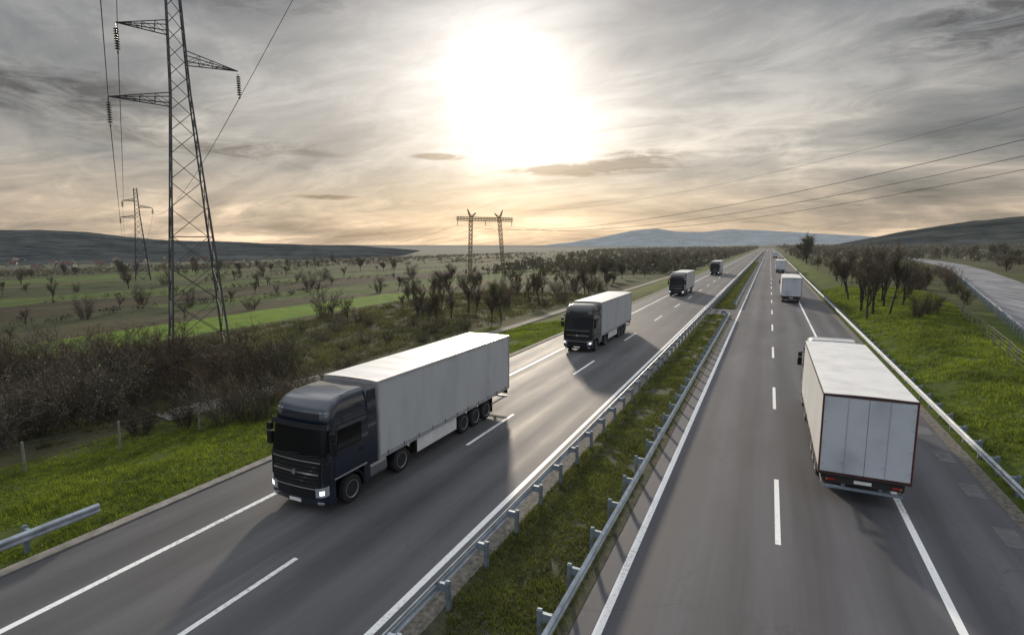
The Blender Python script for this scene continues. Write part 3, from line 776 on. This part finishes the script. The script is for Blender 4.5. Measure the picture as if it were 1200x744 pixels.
def gen_bush(seed, h, stems=16, leaves=0, leafsize=.06, sub=(7, 6), tw=.014, flare=.85):
    random.seed(seed); mb = MB(); tris = []; ltris = []
    for _ in range(stems):
        a = random.uniform(0, 6.28); b0 = Vector((math.cos(a)*random.uniform(0, h*.22), math.sin(a)*random.uniform(0, h*.22), -.15))
        d = Vector((math.cos(a)*random.uniform(.1, flare), math.sin(a)*random.uniform(.1, flare), 1)).normalized(); ln = h*random.uniform(.45, 1.0)
        q = b0
        for s in range(3):
            d = (rdir(d, random.uniform(.05, .25))).normalized(); d.z = abs(d.z); q2 = q+d*ln/3
            mb.bar(q, q2, .028*(1-s*.28), .028*(1-(s+1)*.28), 3, caps=False)
            for _k in range(sub[0]):
                o = q.lerp(q2, random.random()); nd = (rdir(d, random.uniform(.3, 1.0))+Vector((0, 0, .2))).normalized(); l2 = h*random.uniform(.12, .32); e = o+nd*l2
                tris.append(ribtri(o, e, tw*1.4))
                for _j in range(sub[1]):
                    o2 = o.lerp(e, random.uniform(.2, 1)); n3 = rdir(nd, random.uniform(.3, 1.1)); l3 = l2*random.uniform(.35, .8); e2 = o2+n3*l3; tris.append(ribtri(o2, e2, tw))
                    for _l in range(leaves):
                        c_ = o2.lerp(e2, random.random()); sz = leafsize*random.uniform(.6, 1.4); ltris.append([tuple(c_+Vector([random.uniform(-sz, sz) for _ in range(3)])) for _ in range(3)])
            q = q2
    return mb, tris, ltris
def make_plant(name, data, tm, lm, crown='crown', trunk='trunk'):
    mb, tr, lt = data; root = empty(name); mb.build(trunk, M['bark'], root)
    tri_mesh(crown, np.array(tr), tm, root)
    if lt: tri_mesh('blossom' if lm is M['blossom'] else 'foliage', np.array(lt), lm, root)
    return root
bk = dict(trunk='stems', crown='twigs')
protos = {
 'b1': (make_plant('bare_tree', gen_tree(1, 7, .95), M['twig'], None), 'bare_tree', 7),
 'b2': (make_plant('bare_tree', gen_tree(2, 7, .8, up=.5), M['twig_dark'], None), 'bare_tree', 7),
 'b3': (make_plant('bare_tree', gen_tree(3, 7, 1.1, trunk_h=.15), M['twig'], None), 'bare_tree', 7),
 'b4': (make_plant('bare_tree', gen_tree(21, 7, .65, trunk_h=.2, up=.75), M['twig_grey'], None), 'bare_tree', 7),
 'l1': (make_plant('budding_tree', gen_tree(4, 7, .9, leaves=2, leafsize=.09, trunk_h=.15), M['twig'], M['leaf_brown']), 'budding_tree', 7),
 'g1': (make_plant('leafy_tree', gen_tree(5, 7, .7, leaves=3, leafsize=.08, trunk_h=.08, up=.6), M['twig'], M['leaf_new']), 'leafy_tree', 7),
 'd1': (make_plant('dark_tree', gen_tree(6, 7, 1.0, leaves=4, leafsize=.14, trunk_h=.12), M['twig'], M['leaf_dark']), 'dark_tree', 7),
 'd2': (make_plant('dark_tree', gen_tree(8, 7, .8, leaves=4, leafsize=.14, trunk_h=.08, up=.5), M['twig'], M['leaf_dark']), 'dark_tree', 7),
 's1': (make_plant('thorn_bush', gen_bush(11, 4, 16), M['twig_red'], None, **bk), 'thorn_bush', 4),
 's2': (make_plant('thorn_bush', gen_bush(12, 4, 15, leaves=1, leafsize=.04), M['twig_grey'], M['leaf_brown'], **bk), 'thorn_bush', 4),
 's5': (make_plant('thorn_bush', gen_bush(15, 4, 13, flare=.5), M['twig_dark'], None, **bk), 'thorn_bush', 4),
 's3': (make_plant('blossom_bush', gen_bush(13, 4, 15, leaves=1, leafsize=.034), M['twig_grey'], M['blossom'], **bk), 'blossom_bush', 4),
 's4': (make_plant('leafy_bush', gen_bush(14, 4, 14, leaves=2, leafsize=.05), M['twig_grey'], M['leaf_new'], **bk), 'leafy_bush', 4),
}
used = set()
def place(kind, x, y, h, label, group, cat=None, wid=1.0):
    p_, nme, hh = protos[kind]
    if kind in used: o = copy_tree(p_)
    else: o = p_; used.add(kind)
    s = h/hh; o.location = (x, y, Z(x, y)); o.rotation_euler = (0, 0, random.uniform(0, 6.28)); o.scale = (s*wid, s*wid, s)
    for kk in ('label', 'category', 'group'):
        if kk in o: del o[kk]
    tag(o, label, cat or ('bush' if 'bush' in nme else 'tree'), group); return o
random.seed(99)
def FR(x, y): return (-math.sin(YAW)*x+math.cos(YAW)*y, math.cos(YAW)*x+math.sin(YAW)*y)
pts = []; tries = 0
while len(pts) < 64 and tries < 20000:
    tries += 1
    x, y = random.uniform(-60, -25), random.uniform(12, 44); F_, R_ = FR(x, y)
    if R_/F_ > -.415 or R_/F_ < -1.05 or F_ < 28.5 or F_ > 45: continue
    if y < 38 and abs(x-(-33+(y-20)*.14)) < 2.0: continue
    if min([math.hypot(x-a, y-b) for a, b in pts]+[9]) < 1.85: continue
    pts.append((x, y))
for (x, y) in [(-26.2, 24.5), (-27.5, 27), (-25.6, 28), (-27.2, 31)]: pts.append((x, y))
for (x, y) in pts:
    F_, R_ = FR(x, y); far = (F_-28)/14
    k = random.choice(['s1', 's2', 's5', 's1', 's5'])
    lb = {'s1': 'tangled brown', 's2': 'pale greyish budding', 's5': 'dark upright'}[k]
    edge = 1 if R_/F_ < -.5 else .72
    place(k, x, y, (random.uniform(1.8, 3.2)+far*1.8*random.random())*edge, lb+' bare bush in the thicket at the foot of the tall pylon', lb+' bushes of the thicket', wid=1.15)
place('s3', -36.0, 17.6, 4.9, 'pale blossoming bush standing out in the middle of the thicket', None)
place('s3', -35.6, 12.8, 4.2, 'pale blossoming bush at the left edge of the picture', None)
place('s4', -36, 33, 3.6, 'pale green leafy bush right of the tall pylon', None)
place('s4', -24.5, 20.5, 1.3, 'low green bush where the lawn meets the thicket', None)
sp = [('b1', -41.6, 73, 7.2, 'bare spreading tree behind the second truck left of the service track'), ('b3', -46, 66, 6.2, 'bare round topped tree in rough grass, left of the second truck'), ('g1', -33.5, 68, 5.6, 'pale green leafy tree beside the service track'),
      ('l1', -39, 60, 4.6, 'small budding tree with a brownish crown in the rough grass'), ('b2', -50, 82, 7.5, 'tall narrow bare tree at the back of the rough grass'), ('l1', -36, 88, 6, 'brown budding tree beyond the pale green tree')]
for k, x, y, h, l in sp: place(k, x, y, h, l, None)
for i in range(44):
    x, y = random.uniform(-61, -33), random.uniform(60, 125); place(random.choice(['b1', 'b2', 'b4', 'b3', 'l1', 's2', 's1', 's5']), x, y, random.uniform(2.0, 5.2), 'bare shrub or small tree in the rough grass beside the service track', 'rough grass shrubs', wid=random.uniform(.8, 1.2))
for i in range(28):
    x, y = random.uniform(-58, -33), random.uniform(38, 62); place(random.choice(['s2', 's1', 's4', 's5', 's2']), x, y, random.uniform(.7, 2.0), 'low scrubby bush in rough grass between pylon and service track', 'low scrub', wid=1.2)
# trees standing in rows along the field edges beyond the green strip
for rx in (-84, -97, -112, -131, -158):
    yy = 8+random.uniform(0, 8)
    while yy < 150+abs(rx)*.3:
        if random.random() < .8: place(random.choice(['b1', 'b3', 'b1', 'l1', 'b2', 's5']), rx+random.uniform(-1.3, 1.3), yy, random.uniform(2.0, 5.0), 'bare tree in the rows along the field edges beyond the bright green strip', 'field edge trees', wid=random.uniform(.85, 1.3))
        yy += random.uniform(3, 12) if random.random() < .8 else 26
for i in range(46):
    x, y = random.uniform(-280, -150), random.uniform(40, 280); place(random.choice(['b1', 'b3', 'd1', 'l1', 'd2']), x, y, random.uniform(3, 6.5), 'small scattered tree on the far fields to the left', 'far field trees', wid=random.uniform(.8, 1.3))
for i in range(75):
    y = 105+i*4.2+random.uniform(-3, 3); x = -34-random.random()**1.3*(26+i*.5); place(random.choice(['b1', 'b2', 'd1', 'l1', 'b3', 'b1']), x, y, random.uniform(3.0, 6.5), 'bare tree in the belt of woodland along the left carriageway', 'woodland belt trees')
vt = [(10.6, 74, 8.0, 'b1'), (11.6, 77, 9.0, 'b4'), (12.9, 75, 7.3, 'b2'), (11.0, 82, 8.6, 'b4'), (13.6, 83, 8.2, 'b1'), (11.9, 89, 8.2, 'b1'), (14.8, 92, 7.6, 'b4'), (11.3, 97, 7.6, 'b2'), (16.2, 86, 6.2, 'b3'), (18.5, 95, 6.0, 'b4'), (20.5, 104, 6.0, 'b3'), (17, 104, 6.5, 'b1')]
for i, (x, y, h, k) in enumerate(vt): place(k, x, y, h, 'slender bare tree in the close clump on the right green verge', 'clump of bare trees on the right verge', wid=.8)
for i in range(26):
    y = 100+i*7+random.uniform(-3, 3); place(random.choice(['b1', 'l1', 'b3', 's2', 'b2']), random.uniform(12, 15+i*.5), y, random.uniform(2.5, 5.5), 'bare shrub in the line running along the right verge into the distance', 'right verge shrubs')
def side_x(y): return float(np.interp(y, [q[1] for q in side_pts], [q[0] for q in side_pts]))
for i in range(34):
    y = random.uniform(70, 190); x = side_x(y)-random.uniform(7.0, 15); place(random.choice(['s2', 's1', 'l1', 's5', 'b3']), x, y, random.uniform(1.6, 3.8), 'brown scrub between the right verge and the side road', 'scrub below the side road')
place('d2', 13.8, 250, 10.5, 'dark rounded tree standing alone at the far end of the right verge', None, wid=1.25)
for i in range(46):
    y = random.uniform(120, 300); x = side_x(y)+random.uniform(8, 50); place(random.choice(['s1', 's5', 'b1', 'l1', 'd1', 's5']), x, y, random.uniform(2.2, 5.5), 'dark brush on the slope just beyond the side road', 'brush beyond the side road', wid=1.25)
for i in range(40):
    y = random.uniform(180, 420); x = side_x(y)+random.uniform(10, 90); place(random.choice(['d1', 'd2', 'b1', 'l1']), x, y, random.uniform(5, 9), 'dark tree on the rise beyond the side road', 'trees beyond the side road')
def clumps(name, gen, n, per, size, mat, label, cat):
    arr = []
    for _ in range(n):
        x, y, s = gen(); z = Z(x, y)
        c0 = np.array([x, y, z+s*.4]); q = rng.normal(size=(per, 1, 3)); q /= np.linalg.norm(q, axis=2, keepdims=True)
        cc = c0 + q*np.array([s*.6, s*.6, s*.45])*rng.uniform(.3, 1, (per, 1, 1)); arr.append(cc + rng.normal(size=(per, 3, 3))*s*size)
    o = tri_mesh(name, np.concatenate(arr), mat); tag(o, label, cat, None, 'stuff')
def g1():
    y = 200+rng.random()**1.4*1300; return (-26-rng.random()**1.5*(30+y*.25), y, rng.uniform(2.5, 5)+y*.0025)
clumps('distant_woodland', g1, 1200, 30, .13, M['wood_far'], 'bare woodland mass along the left side of the motorway in the distance', 'woodland')
def g2():
    d = 320+rng.random()**1.1*1100; az = R(rng.uniform(22, 74)); return (-math.sin(az)*d, math.cos(az)*d, rng.uniform(1.6, 3.4)+d*.0022)
rows_ = [q for q in (g2() for _ in range(260)) if q[0] < -120][:140]
def g3():
    a = rows_[rng.integers(len(rows_))]; t = rng.uniform(-1, 1); ln = 28+a[1]*.05; return (a[0]+rng.normal()*2+t*ln*.25, a[1]+t*ln*1.5, a[2]*rng.uniform(.4, 1.2))
clumps('distant_hedgerows', g3, 2300, 24, .11, M['wood_far'], 'far hedgerows and copses scattered over the valley fields', 'hedgerow')
segs_ = []
for hx in (-97, -131, -172, -200, -235, -275, -330, -400):
    yy = 5.0
    while yy < 420:
        ln = rng.uniform(20, 80)
        if rng.random() < .6: segs_.append((hx+rng.normal()*3, yy, ln, rng.uniform(.8, 1.5)+max(0, abs(hx)-130)*.006))
        yy += ln+rng.uniform(3, 25)
tot_ = np.array([s_[2]/(1+abs(s_[0])*.004) for s_ in segs_]); tot_ /= tot_.sum()
def g5():
    a = segs_[rng.choice(len(segs_), p=tot_)]; t = rng.random(); return (a[0]+rng.normal()*.6, a[1]+t*a[2], a[3]*rng.uniform(.5, 1.3))
clumps('field_hedgerows', g5, 1500, 24, .09, M['hedge_far'], 'long dark bare hedgerows between the strips of field', 'hedgerow')
def g4():
    y = 300+rng.random()*1100; return (14+rng.random()*(30+y*.45), y, rng.uniform(3, 6)+y*.0025)
clumps('distant_right_woodland', g4, 1100, 26, .14, M['wood_far'], 'far dark woodland right of the motorway below the hill', 'woodland')

def blades(name, n, xr, yr, h, w, mat, label, dens=None, mask=None, zoff=0):
    x = rng.uniform(*xr, n); t = rng.random(n); y = yr[0]+(yr[1]-yr[0])*t**1.7
    keep = np.array([noise.noise(Vector((a*.45, b*.45, 3.1)))+.5*noise.noise(Vector((a*1.7, b*1.7, 1))) for a, b in zip(x, y)])
    k = keep > (dens if dens is not None else -1)
    if mask is not None: k &= mask(x, y)
    x, y, keep = x[k], y[k], keep[k]; n = len(x); z = zg(x, y) if zoff == 0 else np.full(n, zoff)
    hh = h*rng.uniform(.5, 1.3, n)*(1+.8*np.clip(keep, -.6, 1)); a = rng.uniform(0, 6.28, n); ww = w*rng.uniform(.6, 1.4, n)*(1+y/70)
    b0 = np.stack([x-np.cos(a)*ww, y-np.sin(a)*ww, z-.02], -1); b1 = np.stack([x+np.cos(a)*ww, y+np.sin(a)*ww, z-.02], -1)
    tp = np.stack([x+rng.normal(size=n)*hh*.45, y+rng.normal(size=n)*hh*.45, z+hh], -1)
    o = tri_mesh(name, np.stack([b0, b1, tp], 1), mat); tag(o, label, 'grass', None, 'stuff')
blades('verge_grass', 150000, (8.5, 24), (12, 120), .17, .022, M['grass'], 'bright green grass on the right verge', -.4, lambda x, y: x < 11.5+y*.12)
blades('dry_verge_grass', 16000, (8.6, 24), (12, 120), .28, .02, M['drygrass'], 'dry tufts in the right verge', .25, lambda x, y: x < 11.5+y*.12)
blades('lawn_grass', 110000, (-32, -18.9), (4, 62), .13, .02, M['grass'], 'short green lawn in the left foreground', -.45, lambda x, y: ~((y > 30) & (np.abs(x+29) < 1.6)))
blades('median_grass', 90000, (-6.85, -4.0), (4, 74), .10, .017, M['grass_m'], 'patchy moss and grass in the median', -.35, None, .012)
blades('far_median_grass', 16000, (-7.0, -4.1), (81.5, 300), .2, .04, M['grass_m'], 'green strip of grass in the distant median', -.4, None, .012)
blades('rough_grass', 80000, (-62, -30.6), (14, 110), .4, .03, M['drygrass'], 'dry yellowish rough grass around the pylon and service track', -.1, lambda x, y: np.abs(x+31.5) > 1.8+0*y)

hm = [simple('render_white', (.38, .37, .35), .9), simple('render_cream', (.32, .29, .24), .9)]
rm = simple('roof_tile', (.12, .075, .06), .9)
def house(w, d, h, mat):
    root = empty('village_house'); mb = MB(); mb.box(-w/2, w/2, -d/2, d/2, -3, h)
    for s in (-1, 1): mb.face([(s*w/2, -d/2, h), (s*w/2, d/2, h), (s*w/2, 0, h+d*.35)])
    mb.build('wall', mat, root)
    rf = MB(); e = .5
    for s in (-1, 1): rf.face([(-w/2-e, s*(d/2+e), h-.3), (w/2+e, s*(d/2+e), h-.3), (w/2+e, 0, h+d*.35+.15), (-w/2-e, 0, h+d*.35+.15)])
    r_ = rf.build('roof', rm, root); so = r_.modifiers.new('t', 'SOLIDIFY'); so.thickness = .2
    for i in range(3):
        for s in (-1, 1): MB().box(-w/2+1.2+i*(w-3.6)/2, -w/2+2.4+i*(w-3.6)/2, s*d/2-.02, s*d/2+.03, 1.2, 2.6).build('window', M['glass'], root)
    ch = MB(); ch.box(-.4, .4, .8, 1.6, h, h+d*.35+1); ch.build('chimney', hm[0], r_)
    return root
hp = [house(10, 8, 4, hm[0]), house(12, 8, 3.5, hm[1])]
random.seed(5)
for i in range(34):
    o = hp[i] if i < 2 else copy_tree(hp[i % 2])
    az = img_dir(random.gauss(120, 80)); d = random.uniform(950, 1350); x, y = -math.sin(az)*d, math.cos(az)*d
    o.location = (x, y, Z(x, y)+random.uniform(-1, 2)); o.rotation_euler = (0, 0, random.uniform(0, 3)); tag(o, 'tiny pale house of the village at the foot of the left hills', 'house', 'village houses')

# ---------------------------------------------------------------- sky and light
SEL, SAZ = R(14.9), R(26.0)
S = Vector((-math.sin(SAZ)*math.cos(SEL), math.cos(SAZ)*math.cos(SEL), math.sin(SEL)))
w = bpy.data.worlds.new('World'); scene.world = w; w.use_nodes = True; nt = w.node_tree
bg = nt.nodes['Background']
sky = nt.nodes.new('ShaderNodeTexSky'); sky.sky_type = 'NISHITA'; sky.sun_disc = False
sky.sun_elevation = SEL; sky.sun_rotation = -SAZ; sky.dust_density = 3
tcn = nt.nodes.new('ShaderNodeTexCoord').outputs['Generated']
nv = nt.nodes.new('ShaderNodeVectorMath'); nv.operation = 'NORMALIZE'; lk(nt, tcn, nv.inputs[0]); N = nv.outputs[0]
sep = nt.nodes.new('ShaderNodeSeparateXYZ'); lk(nt, N, sep.inputs[0]); x_, y_, z_ = sep.outputs
zp = mth(nt, 'MAXIMUM', z_, 0.0)
dn = nt.nodes.new('ShaderNodeVectorMath'); dn.operation = 'DOT_PRODUCT'; lk(nt, N, dn.inputs[0]); dn.inputs[1].default_value = S
dot = mth(nt, 'MAXIMUM', dn.outputs['Value'], 0.0)
dv = mth(nt, 'ADD', zp, .16)
cmb = nt.nodes.new('ShaderNodeCombineXYZ'); lk(nt, mth(nt, 'DIVIDE', x_, dv), cmb.inputs[0]); lk(nt, mth(nt, 'DIVIDE', y_, dv), cmb.inputs[1])
mp = nt.nodes.new('ShaderNodeMapping'); mp.inputs['Rotation'].default_value = (0, 0, R(28)); mp.inputs['Scale'].default_value = (.6, 1.0, 1); mp.inputs['Location'].default_value = (3.3, 1.7, 0); lk(nt, cmb.outputs[0], mp.inputs[0])
c1 = noi(nt, mp.outputs[0], .80, 7, .58, .9); c2 = noi(nt, mp.outputs[0], 3.0, 6, .65, 1.3); c3 = noi(nt, cmb.outputs[0], .5, 2, .5, .4)
cl = mth(nt, 'ADD', mth(nt, 'ADD', mth(nt, 'MULTIPLY', c1, .50), mth(nt, 'MULTIPLY', c2, .18)), mth(nt, 'MULTIPLY', c3, .32))
shade = ramp(nt, cl, [(.38, (.34, .38, .42)), (.455, (.60, .63, .67)), (.53, (.98, .98, .97)), (.61, (1.8, 1.74, 1.64))])
base = ramp(nt, zp, [(0, (.60, .475, .355)), (.05, (.57, .465, .36)), (.13, (.43, .40, .36)), (.24, (.265, .265, .265)), (.38, (.185, .195, .21)), (.62, (1.0, 1.03, 1.10))])  # overhead end of both ramps, out of view, brightened to light the ground
cool = ramp(nt, zp, [(0, (.34, .36, .40)), (.24, (.36, .385, .42)), (.62, (1.0, 1.03, 1.10))])
wf = ramp(nt, mth(nt, 'ADD', mth(nt, 'MULTIPLY', dn.outputs['Value'], .5), .5), [(.50, 0.0), (.78, 1.0)])
base = mixc(nt, wf, cool, base)
cs_ = mixc(nt, 1.0, base, shade, 'MULTIPLY')
az_ = mth(nt, 'ARCTAN2', mth(nt, 'MULTIPLY', x_, -1.0), y_); el_ = mth(nt, 'ARCSINE', z_)
dark = None
bn = noi(nt, mapping(nt, N, (1, 1, 4.5)), 11, 6, .68, .7)
for (px, py, sx, sy, am) in ((665, 200, 70, 6, 1.9), (517, 185, 26, 3.5, 1.8), (750, 190, 50, 12, 1.5), (300, 186, 110, 12, .9), (60, 150, 140, 26, 1.0), (1160, 90, 110, 40, .9), (1120, 14, 120, 14, 1.0), (390, 234, 40, 3, 1.0), (1000, 235, 130, 7, .4), (200, 20, 200, 22, .8)):
    a0 = img_dir(px); e0 = math.atan(-(py-372)/FP)-PITCH
    g_ = mth(nt, 'ADD', mth(nt, 'POWER', mth(nt, 'DIVIDE', mth(nt, 'ABSOLUTE', mth(nt, 'SUBTRACT', az_, a0)), sx/FP), 2.0), mth(nt, 'POWER', mth(nt, 'DIVIDE', mth(nt, 'ABSOLUTE', mth(nt, 'SUBTRACT', el_, e0)), sy/FP), 2.0))
    g_ = mth(nt, 'MULTIPLY', mth(nt, 'POWER', 2.718, mth(nt, 'MULTIPLY', g_, -1.0)), am)
    dark = g_ if dark is None else mth(nt, 'ADD', dark, g_)
bn2 = mth(nt, 'SUBTRACT', mth(nt, 'MULTIPLY', bn, 2.2), .6, clamp=True)
dm = ramp(nt, mth(nt, 'MULTIPLY', dark, bn2), [(.18, 0.0), (.60, 1.0)])
g1_ = mth(nt, 'MULTIPLY', mth(nt, 'POWER', dot, 1000.0), 16.0)
g2_ = mth(nt, 'MULTIPLY', mth(nt, 'POWER', dot, 70.0), .66)
g3_ = mth(nt, 'MULTIPLY', mth(nt, 'POWER', dot, 14.0), .20)
gm = mth(nt, 'ADD', mth(nt, 'ADD', g1_, g2_), g3_)
gmod = mth(nt, 'MULTIPLY', gm, mth(nt, 'MAXIMUM', mth(nt, 'SUBTRACT', mth(nt, 'MULTIPLY', cl, 3.4), .75), .25))
gc = ramp(nt, zp, [(0, (1.0, .64, .36)), (.08, (1, .86, .68)), (.14, (1, .985, .97))])
vm = nt.nodes.new('ShaderNodeVectorMath'); vm.operation = 'SCALE'; lk(nt, gc, vm.inputs[0]); lk(nt, gmod, vm.inputs['Scale'])
tot = mixc(nt, 1.0, cs_, vm.outputs[0], 'ADD')
dk = mixc(nt, 1.0, tot, (.36, .345, .35), 'MULTIPLY')
tot = mixc(nt, mth(nt, 'MULTIPLY', dm, .92), tot, dk)
ns = nt.nodes.new('ShaderNodeVectorMath'); ns.operation = 'SCALE'; lk(nt, sky.outputs[0], ns.inputs[0]); ns.inputs['Scale'].default_value = .006
tot = mixc(nt, 1.0, tot, ns.outputs[0], 'ADD')
lk(nt, tot, bg.inputs[0]); bg.inputs[1].default_value = 1.0
sl = bpy.data.lights.new('sun', 'SUN'); sl.energy = 3.2; sl.angle = R(3.0); sl.color = (1, .86, .68)
so = bpy.data.objects.new('sun', sl); col.objects.link(so); so.rotation_euler = (-S).to_track_quat('-Z', 'Y').to_euler()

cam = bpy.data.cameras.new('camera'); co = bpy.data.objects.new('camera', cam); col.objects.link(co)
co.location = (0, 0, H0); co.rotation_euler = (R(90)-PITCH, 0, YAW); cam.sensor_width = 36; cam.lens = FP/1200*36
cam.clip_end = 40000; scene.camera = co
scene.view_settings.view_transform = 'Standard'; scene.view_settings.look = 'None'; scene.view_settings.exposure = 0
